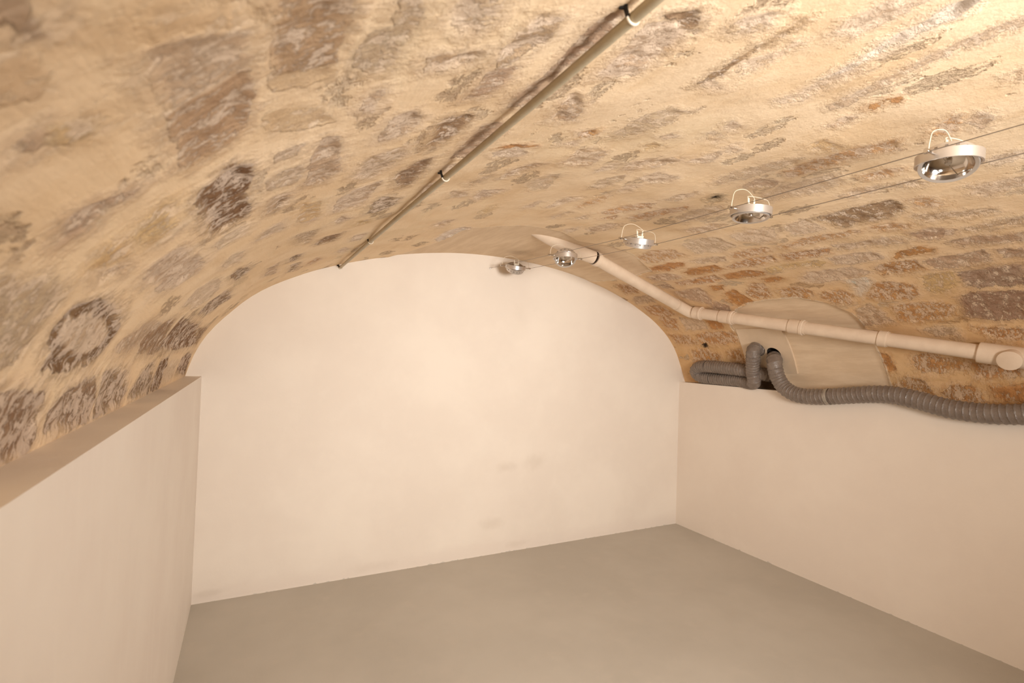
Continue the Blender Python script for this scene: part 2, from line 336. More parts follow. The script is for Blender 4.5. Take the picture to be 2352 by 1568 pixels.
def frame(d):
    d = Vector(d).normalized(); a = Vector((0, 0, 1)) if abs(d.z) < .9 else Vector((1, 0, 0))
    u = d.cross(a).normalized(); return u, d.cross(u).normalized()
def tube_data(pts, rad, seg=16, cap=True):
    """swept tube with parallel-transported frame; rad is a number or one per point"""
    pts = [Vector(p) for p in pts]; n = len(pts)
    if not hasattr(rad, '__len__'): rad = [rad]*n
    V, F = [], []; u = None
    for i, p in enumerate(pts):
        d = (pts[min(i+1, n-1)] - pts[max(i-1, 0)]).normalized()
        if u is None: u = frame(d)[0]
        u = (u - d*u.dot(d)).normalized(); v = d.cross(u)
        for k in range(seg):
            a = 2*math.pi*k/seg; V.append(p + (u*math.cos(a) + v*math.sin(a))*rad[i])
    for i in range(n-1):
        for k in range(seg):
            a = i*seg+k; b = i*seg+(k+1) % seg; F.append((a, b, b+seg, a+seg))
    if cap:
        F.append(tuple(range(seg-1, -1, -1))); F.append(tuple(range((n-1)*seg, n*seg)))
    return V, F
def merge(*parts):
    V, F = [], []
    for v, f in parts:
        o = len(V); V += list(v); F += [tuple(i+o for i in q) for q in f]
    return V, F
def lathe(profile, seg=48, closed=False):
    """profile of (r, z) revolved about z"""
    V, F = [], []; n = len(profile)
    for r, z in profile:
        for k in range(seg):
            a = 2*math.pi*k/seg; V.append(Vector((r*math.cos(a), r*math.sin(a), z)))
    for i in range(n if closed else n-1):
        j = (i+1) % n
        for k in range(seg):
            k2 = (k+1) % seg; F.append((i*seg+k, i*seg+k2, j*seg+k2, j*seg+k))
    return V, F
def box_data(c, s, rot=None):
    V = [Vector((x*s[0]/2, y*s[1]/2, z*s[2]/2)) for x in (-1, 1) for y in (-1, 1) for z in (-1, 1)]
    if rot: V = [rot @ v for v in V]
    V = [v + Vector(c) for v in V]
    return V, [(0, 1, 3, 2), (4, 6, 7, 5), (0, 4, 5, 1), (2, 3, 7, 6), (0, 2, 6, 4), (1, 5, 7, 3)]
def xform(data, M): return [M @ Vector(v) for v in data[0]], data[1]
def auto(o, deg=35):
    me = o.data; me.shade_smooth()
    try: me.set_sharp_from_angle(angle=math.radians(deg))
    except Exception: pass
def part(name, data, mat, parent=None, smooth=True, label=None, deg=35):
    o = mesh_obj(name, data[0], data[1], mat, parent)
    bm = bmesh.new(); bm.from_mesh(o.data); bmesh.ops.recalc_face_normals(bm, faces=bm.faces); bm.to_mesh(o.data); bm.free()
    if smooth: auto(o, deg)
    if label: o['label'] = label
    return o
def catmull(P, step):
    P = [Vector(p) for p in P]; out = []
    for i in range(len(P)-1):
        p0 = P[max(i-1, 0)]; p1 = P[i]; p2 = P[i+1]; p3 = P[min(i+2, len(P)-1)]
        n = max(2, int((p2-p1).length/step*2))
        for k in range(n):
            t = k/n
            out.append(.5*((2*p1)+(-p0+p2)*t+(2*p0-5*p1+4*p2-p3)*t*t+(-p0+3*p1-3*p2+p3)*t**3))
    out.append(P[-1])
    # equal spacing
    L = [0]
    for a, b in zip(out, out[1:]): L.append(L[-1]+(b-a).length)
    n = int(L[-1]/step); res = []; j = 0
    for k in range(n+1):
        d = L[-1]*k/n
        while j < len(L)-2 and L[j+1] < d: j += 1
        t = (d-L[j])/max(1e-9, L[j+1]-L[j]); res.append(out[j].lerp(out[j+1], t))
    return res

# ------------------------------------------------------------------ materials
def plaster(name, base, light, streak=False, stains=False, sides=None):
    g = N(name); v = g.obj(); g.rough(.62)
    big = g.noise(v, 1.7, 4, .6); mid = g.noise(v, 9, 5, .6)
    c = g.mix(g.ramp(big, .35, .68), base, light)
    c = g.mix(g.math('MULTIPLY', g.ramp(mid, .52, .72), .30), c, light)
    fine = g.noise(v, 55, 3); h = g.math('ADD', g.math('MULTIPLY', fine, .3), g.math('MULTIPLY', g.noise(v, 3.5, 3), 1.2))
    if streak:
        st = g.noise(g.scl(v, 9, 9, .5), 3, 4)
        c = g.mix(g.math('MULTIPLY', g.ramp(st, .45, .7), .35), c, light)
        h = g.math('ADD', h, g.math('MULTIPLY', st, .8))
    if stains:
        sep = g.n('ShaderNodeSeparateXYZ', None, _0=v)
        # whitish filler band brushed along the foot of the wall
        zz = g.math('ADD', sep.outputs[2], g.math('MULTIPLY', g.noise(g.scl(v, 1, 1, 3), 4), .16))
        c = g.mix(g.ramp(zz, .20, .10, 0, .5), c, rgb(228, 214, 202))
        wob = g.noise(v, 14, 4)
        for (x, z, rx, rz, am) in STAINS:
            dx = g.math('DIVIDE', g.math('SUBTRACT', sep.outputs[0], x), rx); dz = g.math('DIVIDE', g.math('SUBTRACT', sep.outputs[2], z), rz)
            d = g.math('SQRT', g.math('ADD', g.math('MULTIPLY', dx, dx), g.math('MULTIPLY', dz, dz)))
            d = g.math('ADD', d, g.math('MULTIPLY', g.math('SUBTRACT', wob, .5), 1.6))
            c = g.mix(g.ramp(d, 1.3, .1, 0, am*.6), c, rgb(186, 168, 148))
    # ragged line of floor paint at the foot
    sep2 = g.n('ShaderNodeSeparateXYZ', None, _0=v)
    e = g.math('SUBTRACT', sep2.outputs[2], g.math('MULTIPLY', g.ramp(g.noise(v, 26, 5), .52, .75), .009))
    c = g.mix(g.ramp(e, .0006, -.0006), c, FLOORC)
    c = g.mix(g.ramp(sep2.outputs[2], .014, .004, 0, .35), c, light)
    g.base(c); g.bump(h, .35, .004); return g.m
FLOORC = rgb(188, 181, 170)
STAINS = [(1.576, 0.575, 0.094, 0.039, 0.3), (1.807, 0.598, 0.093, 0.055, 0.3), (1.485, 0.212, 0.092, 0.047, 0.3), (-0.146, 0.045, 0.084, 0.02, 0.35), (1.69, 0.044, 0.104, 0.024, 0.25), (0.711, 0.047, 0.16, 0.031, 0.2), (1.649, 1.57, 0.086, 0.121, 0.12)]
M_back = plaster('plaster_far_wall', rgb(232, 220, 207), rgb(238, 227, 214), stains=True)
M_left = plaster('plaster_left', rgb(236, 226, 217), rgb(242, 234, 225), streak=True)
M_right = plaster('plaster_right', rgb(236, 223, 210), rgb(241, 229, 216))

def floor_mat():
    g = N('grey_floor_paint'); v = g.obj()
    a = g.noise(v, 1.3, 4, .6); b = g.noise(v, 7, 5, .6); f = g.noise(v, 160, 2)
    c = g.mix(g.ramp(a, .3, .7), rgb(184, 177, 166), rgb(194, 187, 176))
    c = g.mix(g.math('MULTIPLY', g.ramp(b, .5, .75), .35), c, rgb(200, 191, 179))
    vor = g.n('ShaderNodeTexVoronoi', None, Vector=v, Scale=7.0); vor2 = g.n('ShaderNodeTexVoronoi', None, Vector=v, Scale=3.1)
    c = g.mix(g.ramp(vor.outputs['Distance'], .018, .010, 0, .5), c, rgb(125, 112, 96))
    c = g.mix(g.ramp(vor2.outputs['Distance'], .009, .006, 0, .7), c, rgb(222, 212, 196))
    g.base(c); g.rough(g.ramp(b, .3, .7, .42, .52)); g.b.inputs['Specular IOR Level'].default_value = .3
    g.bump(g.math('ADD', g.math('MULTIPLY', f, .15), g.noise(v, 5, 3)), .25, .004); return g.m
M_floor = floor_mat()

def vault_mat():
    g = N('stone_vault'); sy = g.attr('sy', 'Vector'); g.rough(.85); g.b.inputs['Specular IOR Level'].default_value = .25
    sdf = g.attr('sdf'); stc = g.attr('stcol', 'Color'); par = g.n('ShaderNodeSeparateXYZ', None, _0=g.attr('par', 'Vector')).outputs
    pla = g.attr('plas')
    n20 = g.noise(sy, 20, 4, .6); n60 = g.noise(sy, 60, 5, .65); n200 = g.noise(sy, 190, 4, .6); n4 = g.noise(sy, 4, 4, .6); n1 = g.noise(sy, 1.4, 3, .5)
    st = g.noise(g.scl(sy, 1, .38, 1), 70, 5, .65)          # grain drawn out along the courses
    sep = g.n('ShaderNodeSeparateXYZ', None, _0=sy).outputs
    # mortar
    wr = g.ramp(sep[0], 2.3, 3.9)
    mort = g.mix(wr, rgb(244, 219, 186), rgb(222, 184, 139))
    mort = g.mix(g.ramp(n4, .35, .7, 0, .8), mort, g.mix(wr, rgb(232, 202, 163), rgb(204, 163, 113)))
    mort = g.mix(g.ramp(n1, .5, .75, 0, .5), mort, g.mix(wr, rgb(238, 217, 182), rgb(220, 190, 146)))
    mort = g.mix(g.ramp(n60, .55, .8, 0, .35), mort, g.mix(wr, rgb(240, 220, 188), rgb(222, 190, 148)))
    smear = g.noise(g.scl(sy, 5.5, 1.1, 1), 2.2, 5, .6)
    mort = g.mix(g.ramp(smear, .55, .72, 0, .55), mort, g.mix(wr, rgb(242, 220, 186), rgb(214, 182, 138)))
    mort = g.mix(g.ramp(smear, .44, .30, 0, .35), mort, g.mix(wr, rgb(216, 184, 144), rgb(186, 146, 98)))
    # faint minor stones half hidden under the mortar
    vor = g.n('ShaderNodeTexVoronoi', {'feature': 'F1'}, Vector=g.scl(sy, 9, 4.2, 1), Scale=1.0, Randomness=.9)
    vc = g.n('ShaderNodeSeparateXYZ', None, _0=vor.outputs['Color']).outputs
    mm = g.math('SUBTRACT', .40, vor.outputs['Distance']); mm = g.math('ADD', mm, g.math('MULTIPLY', g.math('SUBTRACT', n20, .5), .75))
    mm = g.math('MULTIPLY', g.ramp(mm, .0, .10), g.ramp(vc[0], .36, .46)); mm = g.math('MULTIPLY', mm, g.ramp(st, .40, .58))
    minor = g.mix(g.ramp(vc[1], .3, .7), g.mix(wr, rgb(186, 158, 130), rgb(186, 138, 88)), rgb(222, 199, 172))
    far = g.ramp(sdf, .0, -.03)
    mm = g.math('MULTIPLY', mm, far)
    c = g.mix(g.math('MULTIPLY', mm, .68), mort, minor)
    # traced stones: ragged edges, partly smeared over by mortar
    n27 = g.noise(g.scl(sy, .55, 1, 1), 34, 6, .7); n35 = g.noise(sy, 34, 5, .65); n95 = g.noise(sy, 95, 6, .7); st2 = g.noise(g.scl(sy, .40, 1, 1), 120, 5, .65)
    wob = g.math('ADD', g.math('MULTIPLY', g.math('SUBTRACT', n20, .5), .050), g.math('MULTIPLY', g.math('SUBTRACT', n60, .5), .040))
    wob = g.math('ADD', wob, g.math('MULTIPLY', g.math('SUBTRACT', n95, .5), .022))
    wob = g.math('MULTIPLY', wob, g.ramp(sep[0], .9, 1.5, .5, 1.0))
    d = g.math('ADD', g.math('ADD', sdf, .005), wob)
    crisp = g.ramp(d, -.002, .004); soft = g.ramp(d, -.014, .024)
    mask = g.n('ShaderNodeMix', None); g.put(mask.inputs[0], g.ramp(n4, .42, .58)); g.put(mask.inputs[2], crisp); g.put(mask.inputs[3], soft); mask = mask.outputs[0]
    halo = g.math('MULTIPLY', g.ramp(g.math('ADD', d, g.math('MULTIPLY', g.math('SUBTRACT', n35, .5), .08)), -.035, .005), .38)
    mask = g.math('MULTIPLY', g.math('MAXIMUM', mask, halo), par[2])
    dark = g.mix(1.0, stc, rgb(172, 142, 118), 'MULTIPLY')
    sc_ = g.mix(g.ramp(n35, .40, .62), stc, g.mix(.45, stc, dark))
    sc_ = g.mix(g.math('MULTIPLY', g.ramp(st2, .52, .66), par[1]), sc_, dark)
    spk = g.math('ADD', g.math('MULTIPLY', g.math('SUBTRACT', n95, .5), .75), g.math('MULTIPLY', g.math('SUBTRACT', n27, .5), 1.3))
    spk = g.math('ADD', g.math('ADD', spk, g.math('MULTIPLY', g.math('SUBTRACT', st2, .5), .5)), g.math('MULTIPLY', g.math('SUBTRACT', par[0], .5), .40))
    sm = g.ramp(spk, -.03, .05)
    sc_ = g.mix(g.math('MULTIPLY', sm, .80), sc_, g.mix(wr, rgb(246, 224, 204), rgb(236, 208, 178)))
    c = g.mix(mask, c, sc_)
    edge = g.math('MULTIPLY', g.ramp(g.math('ABSOLUTE', g.math('ADD', d, .001)), .0028, .0004), g.math('MULTIPLY', par[2], g.ramp(n4, .52, .66)))
    c = g.mix(g.math('MULTIPLY', edge, .22), c, rgb(132, 98, 68))  # thin brown line paints recess shade around the stones
    # smooth plaster repairs with a broken rim, painted white partly for the light it catches
    pd = g.math('ADD', pla, g.math('MULTIPLY', g.math('SUBTRACT', n60, .5), .010))
    pm = g.ramp(pd, -.001, .001)
    rim = g.math('MULTIPLY', g.ramp(g.math('ABSOLUTE', g.math('ADD', pd, .004)), .011, .004), g.ramp(n20, .35, .6))
    brushed = g.noise(g.scl(sy, 4.5, .8, 1), 4, 5, .65)
    pc = g.mix(g.ramp(brushed, .35, .7), rgb(220, 195, 165), rgb(234, 211, 182))
    c = g.mix(pm, c, pc); c = g.mix(g.math('MULTIPLY', rim, .9), c, rgb(244, 226, 202))
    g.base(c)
    hs = g.math('ADD', g.math('MULTIPLY', n95, 1.5), g.math('MULTIPLY', sm, .3)); hs = g.math('ADD', hs, g.math('ADD', g.math('MULTIPLY', st2, .9), g.math('MULTIPLY', n35, 1.3))); hs = g.math('SUBTRACT', hs, 2.2)
    hm = g.math('ADD', g.math('MULTIPLY', n60, .16), g.math('MULTIPLY', n4, .9)); hm = g.math('ADD', hm, g.math('MULTIPLY', n200, .10))
    hm = g.math('ADD', hm, g.math('ADD', g.math('MULTIPLY', g.math('MULTIPLY', mm, st2), 1.4), g.math('MULTIPLY', smear, .9)))
    h = g.n('ShaderNodeMix', None); g.put(h.inputs[0], mask); g.put(h.inputs[2], hm); g.put(h.inputs[3], hs)
    h2 = g.n('ShaderNodeMix', None); g.put(h2.inputs[0], pm); g.put(h2.inputs[2], h.outputs[0]); g.put(h2.inputs[3], g.math('MULTIPLY', brushed, .5))
    g.bump(h2.outputs[0], .85, .008)
    return g.m
M_vault = vault_mat()

# ------------------------------------------------------------------ vault (ceiling)
P = np.array(PROF)
dense_s = np.r_[0, np.cumsum(np.hypot(*np.diff(P, axis=0).T))]
S_END = 4.1552
S_tab = dense_s * (S_END/dense_s[-1])
def vxz(s): return np.interp(s, S_tab, P[:, 0]), np.interp(s, S_tab, P[:, 1])
def vnorm(s):
    a = vxz(s-.03); b = vxz(s+.03); tx, tz = b[0]-a[0], b[1]-a[1]; L = np.hypot(tx, tz); L = np.where(L < 1e-6, 1, L)
    return tz/L, -tx/L          # inward
def vpt(s, y, off=0.0):
    x, z = vxz(np.array(s)); nx, nz = vnorm(np.array(min(max(s, .04), S_END-.04))); return Vector((float(x+nx*off), y, float(z+nz*off)))

rng = np.random.RandomState(7)
def vnoise(x, y, f, seed):
    r = np.random.RandomState(seed); G = r.rand(128, 128)
    a = x*f; b = y*f; i = np.floor(a).astype(int); j = np.floor(b).astype(int); u = a-i; v = b-j
    u = u*u*(3-2*u); v = v*v*(3-2*v); i %= 128; j %= 128; i2 = (i+1) % 128; j2 = (j+1) % 128
    return (G[i, j]*(1-u)+G[i2, j]*u)*(1-v)+(G[i, j2]*(1-u)+G[i2, j2]*u)*v - .5
def poly_sdf(px, py, poly):
    poly = np.array(poly); n = len(poly); dmin = np.full(px.shape, 1e9); ins = np.zeros(px.shape, bool)
    for i in range(n):
        a = poly[i]; b = poly[(i+1) % n]; e = b-a; wx = px-a[0]; wy = py-a[1]
        t = np.clip((wx*e[0]+wy*e[1])/max(1e-12, e@e), 0, 1)
        dmin = np.minimum(dmin, np.hypot(wx-e[0]*t, wy-e[1]*t))
        c = ((a[1] > py) != (b[1] > py)) & (px < (b[0]-a[0])*(py-a[1])/(b[1]-a[1]+1e-12)+a[0])
        ins ^= c
    return np.where(ins, dmin, -dmin)

sg = np.linspace(0, S_END, 594)
yg = np.r_[np.arange(YF, -.05, .05), np.arange(-.05, YB, .0072), YB+.002]
SS, YY = np.meshgrid(sg, yg, indexing='ij')
sdf = np.full(SS.shape, -.2); col = np.zeros(SS.shape+(3,)); par = np.zeros(SS.shape+(3,))
col[:] = rgb(205, 180, 150)[:3]
#        colour            speckle dark opacity
TYPES = dict(p=((226, 196, 168), .66, .24, .72), q=((214, 180, 148), .58, .32, .74), m=((204, 172, 146), .42, .26, .74),
             M=((182, 148, 126), .34, .4, .88), d=((172, 138, 106), .38, .5, .88), D=((158, 124, 92), .54, .7, 1.0),
             x=((168, 140, 112), .58, .6, .90), X=((184, 154, 126), .64, .55, .95), o=((214, 154, 94), .56, .4, .80),
             O=((212, 150, 86), .22, .2, .82), y=((228, 190, 130), .40, .2, .6), g=((210, 182, 154), .44, .22, .66),
             b=((200, 164, 128), .40, .35, .80), t=((212, 174, 130), .25, .2, .40), l=((234, 210, 182), .62, .25, .55),
             w=((255, 240, 222), .95, 0., 1.0), k=((45, 32, 24), 0., 0., 1.0))  # w: white plaster, and a gloss highlight streak painted as pale colour
ridge = np.zeros(SS.shape)
def stamp(t, poly):
    poly = np.array(poly); m = .05
    i0, i1 = np.searchsorted(sg, [poly[:, 0].min()-m, poly[:, 0].max()+m]); j0, j1 = np.searchsorted(yg, [poly[:, 1].min()-m, poly[:, 1].max()+m])
    if i1-i0 < 2 or j1-j0 < 2: return
    s_ = SS[i0:i1, j0:j1]; y_ = YY[i0:i1, j0:j1]; d = poly_sdf(s_, y_, poly)
    if t == 'n':                                   # smooth trowelled band of mortar standing slightly proud
        cur = sdf[i0:i1, j0:j1]; np.minimum(cur, -d, out=cur); ridge[i0:i1, j0:j1] = np.maximum(ridge[i0:i1, j0:j1], np.clip(d, 0, .03)/.03); return
    if t in 'k': d = d+.012
    upd = (d > sdf[i0:i1, j0:j1]) | (d > .004)
    sdf[i0:i1, j0:j1][upd] = d[upd]
    c, sp, dk, op = TYPES[t]
    if 1.45 < poly[:, 0].mean() < 2.95 and t in 'pqmgoyM': op *= .78
    near = upd & (d > -.04)
    rs = np.random.RandomState(int(poly[0, 0]*997+poly[0, 1]*131) % 9999); j = rs.uniform(-9, 9)+rs.uniform(-2, 2, 3)
    col[i0:i1, j0:j1][near] = rgb(*[min(250, max(10, a+b)) for a, b in zip(c, j)])[:3]
    par[i0:i1, j0:j1][near] = (sp, dk, op)
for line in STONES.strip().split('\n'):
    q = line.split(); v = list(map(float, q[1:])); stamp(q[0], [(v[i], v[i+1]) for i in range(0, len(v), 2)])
# courses of the same masonry behind the camera
for s0 in np.arange(.15, 4.0, .17):
    y = YF
    while y < -.1:
        L = rng.uniform(.18, .45)
        if rng.rand() < .6 and y+L < .1:
            h = rng.uniform(.04, .065)
            stamp(rng.choice(list('pqmogd')), [(s0-h, y+.02), (s0-h*.8, y+L-.06), (s0, y+L-.02), (s0+h, y+L-.05), (s0+h*.9, y+.03)])
        y += L
# plaster repairs
PATCH = [(1.30, YB+.1), (1.355, 3.052), (1.423, 2.955), (1.512, 2.661), (1.53, 2.382), (1.571, 2.309), (1.792, 2.22), (2.041, 2.246), (2.199, 2.336), (2.39, 2.289), (2.582, 2.327), (2.844, 2.443), (2.894, 2.726), (2.882, 2.901), (2.80, YB+.1)]
LUN = [(3.64, 2.425), (3.552, 2.36), (3.459, 2.26), (3.41, 2.136), (3.388, 2.002), (3.392, 1.814), (3.459, 1.68), (3.56, 1.60), (3.625, 1.587), (3.809, 1.583), (3.923, 1.571), (4.056, 1.556), (4.3, 1.54), (4.3, 2.455), (3.987, 2.44)]
pa = poly_sdf(SS, YY, PATCH); lu = poly_sdf(SS, YY, LUN)
plas = np.maximum(pa, lu); plas = np.clip(plas, -.2, .2)
sdf = np.clip(sdf, -.2, .2)
sm = lambda x, a, b: (lambda t: t*t*(3-2*t))(np.clip((x-a)/(b-a), 0, 1))
# relief: undulating mortar, rough stones set back, repairs slightly recessed
disp = .010*vnoise(SS, YY, 3.1, 1)+.006*vnoise(SS, YY, 8, 2)
inside = sm(sdf+.02*vnoise(SS, YY, 30, 3), -.004, .01)*(par[..., 2])
disp += inside*(-.004+.010*vnoise(SS, YY, 22, 4)+.006*vnoise(SS, YY, 55, 5))
disp = disp*(1-sm(plas, -.01, .01))+sm(plas, -.004, .006)*(-.006)-.006*sm(lu, .0, .03)*sm(YY, 2.30, 1.9)
disp += .007*sm(ridge, 0, 1)
disp *= sm(SS, 0, .03)
HOLES = [(3.850, 2.320), (3.889, 2.215)]
X0, Z0 = vxz(SS); NX, NZ = vnorm(np.clip(SS, .04, S_END-.04))
VX = X0+NX*disp; VZ = Z0+NZ*disp
def build_vault():
    ns, ny = SS.shape
    co = np.stack([VX, YY, VZ], -1).reshape(-1, 3)
    idx = np.arange(ns*ny).reshape(ns, ny)
    q = np.stack([idx[:-1, :-1], idx[1:, :-1], idx[1:, 1:], idx[:-1, 1:]], -1)
    cs = (SS[:-1, :-1]+SS[1:, 1:])/2; cy = (YY[:-1, :-1]+YY[1:, 1:])/2
    keep = np.ones(cs.shape, bool)
    for (a, b) in HOLES: keep &= np.hypot(cs-a, cy-b) > .057
    keep &= ~((cs > 4.04) & (cy > 2.21) & (cy < 2.43))
    q = q[keep].reshape(-1, 4)
    me = bpy.data.meshes.new('ceiling')
    me.vertices.add(len(co)); me.vertices.foreach_set('co', co.ravel())
    me.loops.add(q.size); me.loops.foreach_set('vertex_index', q.ravel().astype(np.int32))
    me.polygons.add(len(q)); me.polygons.foreach_set('loop_start', np.arange(0, q.size, 4, dtype=np.int32))
    me.update(calc_edges=True); me.validate()
    def fa(name, typ, arr, key):
        a = me.attributes.new(name, typ, 'POINT'); a.data.foreach_set(key, arr.astype(np.float32).ravel())
    fa('sdf', 'FLOAT', sdf.ravel(), 'value'); fa('plas', 'FLOAT', plas.ravel(), 'value')
    fa('par', 'FLOAT_VECTOR', par.reshape(-1, 3), 'vector')
    fa('sy', 'FLOAT_VECTOR', np.stack([SS, YY, SS*0], -1).reshape(-1, 3), 'vector')
    fa('stcol', 'FLOAT_COLOR', np.concatenate([col, np.ones(col.shape[:2]+(1,))], -1).reshape(-1, 4), 'color')
    me.shade_smooth(); me.materials.append(M_vault)
    o = bpy.data.objects.new('ceiling', me); COL.objects.link(o); o['kind'] = 'structure'; return o
ceiling = build_vault()

# ------------------------------------------------------------------ floor and walls
def wall(name, verts, faces, mat):
    o = mesh_obj(name, verts, faces, mat); o['kind'] = 'structure'; return o
def slab(name, a, b, mat):
    c = [(a[i]+b[i])/2 for i in range(3)]; s = [b[i]-a[i] for i in range(3)]
    d = box_data(c, s); return wall(name, d[0], d[1], mat)
slab('floor', (XL-.5, YF-.3, -.12), (XR+.5, YB+.3, 0), M_floor)
slab('wall_left', (XL-.45, YF, -.02), (XL, YB, HL), M_left)
slab('wall_right', (XR, YF, -.02), (XR+.45, YB, HR), M_right)
slab('wall_far', (XL-.5, YB, -.02), (XR+.5, YB+.15, 2.25), M_back)
slab('wall_behind', (XL-.5, YF-.15, -.02), (XR+.5, YF, 2.25), simple('low_bounce_stone', rgb(120, 100, 80), .9, 0, .3))  # unseen wall, coloured dark to cut bounced light

# access panel with the two duct openings, bent to the vault
M_panel = (lambda g: (g.base(g.mix(g.ramp(g.noise(g.obj(), 5, 4), .3, .7), rgb(220, 197, 169), rgb(230, 207, 180))), g.rough(.6), g.bump(g.noise(g.obj(), 30, 3), .3, .003), g.m)[-1])(N('panel_plaster'))
def build_panel():
    outer = [(3.668, 2.405), (3.668, 2.3), (3.669, 2.2), (3.674, 2.075), (3.76, 2.078), (3.85, 2.082), (3.94, 2.084), (4.028, 2.088), (4.028, 2.2), (4.03, 2.3), (4.028, 2.452), (3.94, 2.452), (3.85, 2.445), (3.76, 2.428)]
    pts = [Vector(p) for p in outer]; edges = [(i, (i+1) % len(outer)) for i in range(len(outer))]
    for (a, b) in HOLES:
        n0 = len(pts); n = 32
        for k in range(n): pts.append(Vector((a+.051*math.cos(2*math.pi*k/n), b+.051*math.sin(2*math.pi*k/n))))
        edges += [(n0+k, n0+(k+1) % n) for k in range(n)]
    for i in range(17):
        for j in range(17):
            p = (3.69+i*.02, 2.10+j*.02)
            if poly_sdf(np.array([p[0]]), np.array([p[1]]), outer)[0] > .008 and all(math.hypot(p[0]-a, p[1]-b) > .060 for a, b in HOLES): pts.append(Vector(p))
    v, e, f, *_ = geometry.delaunay_2d_cdt(pts, edges, [], 0, 1e-6)
    F = []
    for t in f:
        c = sum((v[i] for i in t), Vector((0, 0)))/len(t)
        if poly_sdf(np.array([c[0]]), np.array([c[1]]), outer)[0] > 0 and all(math.hypot(c[0]-a, c[1]-b) > .0508 for a, b in HOLES): F.append(tuple(t))
    front = [vpt(q[0], q[1], .0025) for q in v]; back = [vpt(q[0], q[1], -.012) for q in v]; n = len(v)
    cnt = {}
    for t in F:
        for i in range(len(t)): a, b = t[i], t[(i+1) % len(t)]; cnt[(a, b)] = 1
    side = [(a, b, b+n, a+n) for (a, b) in cnt if (b, a) not in cnt]
    root = empty('access_panel', vpt(3.85, 2.26), 'square plastered access panel with two round duct holes, low on the right of the vault', 'access panel')
    L = root.location
    return root, part('board', ([p-L for p in front+back], F+[tuple(i+n for i in reversed(t)) for t in F]+side), M_panel, root)
PANEL, board = build_panel()
M_dark = simple('dark_sleeve', rgb(58, 50, 44), .6, var=.2)
for (a, b) in HOLES:
    c = vpt(a, b, -.003); e = vpt(a, b, -.11); L = PANEL.location
    part('hole_sleeve', tube_data([c-L, (c+e)/2-L, e-L], .051, 32, False), M_dark, PANEL, label='dark round duct hole')
    part('hole_sleeve_back', tube_data([e-L, e-L+(e-c)*.02], .0525, 32, True), M_dark, PANEL)

g_ = box_data((3.245-PANEL.location.x, 2.32-PANEL.location.y, 1.225-PANEL.location.z), (.13, .24, .16))
part('gap_lining', (g_[0], [f for f in g_[1] if f != (0, 1, 3, 2)]), simple('lining', rgb(178, 146, 112), .8, 0, .2), PANEL, False)

# ------------------------------------------------------------------ flexible ducts
def duct_mat():
    g = N('grey_duct_vinyl'); v = g.obj()
    n = g.noise(v, 30, 4); g.base(g.mix(g.ramp(n, .3, .7), rgb(120, 107, 98), rgb(134, 121, 111))); g.rough(.30)
    wr = g.noise(g.scl(v, 1, 1, 1), 85, 4, .6, .8); g.bump(wr, .8, .004); return g.m
M_duct = duct_mat()
def duct_data(P, R, pitch, seg=28):
    C_ = catmull(P, .0022); n = len(C_); V, F = [], []; u = None
    for i, p in enumerate(C_):
        d = (C_[min(i+1, n-1)]-C_[max(i-1, 0)]).normalized()
        if u is None: u = frame(d)[0]
        u = (u-d*u.dot(d)).normalized(); v = d.cross(u); s = i*.0022
        for k in range(seg):
            a = 2*math.pi*k/seg; ph = (s/pitch - k/seg) % 1.0; t = min(ph, 1-ph)
            r = R*(.975+.060*math.exp(-(t/.10)**2)+.022*ph-.020*math.sin(math.pi*ph)**2)
            r *= 1+.008*math.sin(3*a+s*31)+.006*math.sin(5*a-s*77)
            V.append(p+(u*math.cos(a)+v*math.sin(a))*r)
    for i in range(n-1):
        for k in range(seg):
            # cylinder closes exactly because one turn of the helix equals one rib
            a = i*seg+k; b = i*seg+(k+1) % seg; F.append((a, b, b+seg, a+seg))
    F.append(tuple(range(seg-1, -1, -1))); F.append(tuple(range((n-1)*seg, n*seg)))
    return (V, F), C_
DUCT_LOOP = [(3.165, 2.330, 1.420), (3.112, 2.3190, 1.4400), (3.066, 2.3220, 1.4410), (3.0400, 2.3160, 1.4180), (3.0450, 2.3220, 1.3850), (3.0685, 2.3401, 1.3375), (3.094, 2.358, 1.2771), (3.1068, 2.3560, 1.2300), (3.1195, 2.3680, 1.2080), (3.145, 2.4084, 1.2000), (3.1650, 2.5002, 1.2090), (3.1700, 2.5707, 1.2100), (3.172, 2.679, 1.2100), (3.172, 2.802, 1.2100), (3.1655, 2.8800, 1.2180), (3.1515, 2.9138, 1.2450), (3.1365, 2.895, 1.2780), (3.126, 2.8356, 1.2985), (3.1175, 2.7111, 1.3005), (3.1175, 2.5282, 1.2925), (3.126, 2.433, 1.2838), (3.1365, 2.3353, 1.2700), (3.213, 2.3000, 1.2595)]
DUCT_MAIN = [(3.190, 2.240, 1.375), (3.128, 2.2180, 1.3800), (3.083, 2.1890, 1.3680), (3.066, 2.1760, 1.3430), (3.0705, 2.1733, 1.3061), (3.0897, 2.1651, 1.2495), (3.1025, 2.1234, 1.1869), (3.1045, 2.0426, 1.1516), (3.1045, 1.9301, 1.1482), (3.1045, 1.7744, 1.1678), (3.1045, 1.6093, 1.1927), (3.1045, 1.4798, 1.1972), (3.1045, 1.3601, 1.1765), (3.1045, 1.2494, 1.1531), (3.1045, 1.1143, 1.1458), (3.1045, 0.9743, 1.159), (3.1045, 0.802, 1.1857), (3.1045, 0.4, 1.17), (3.1045, -.4, 1.17)]
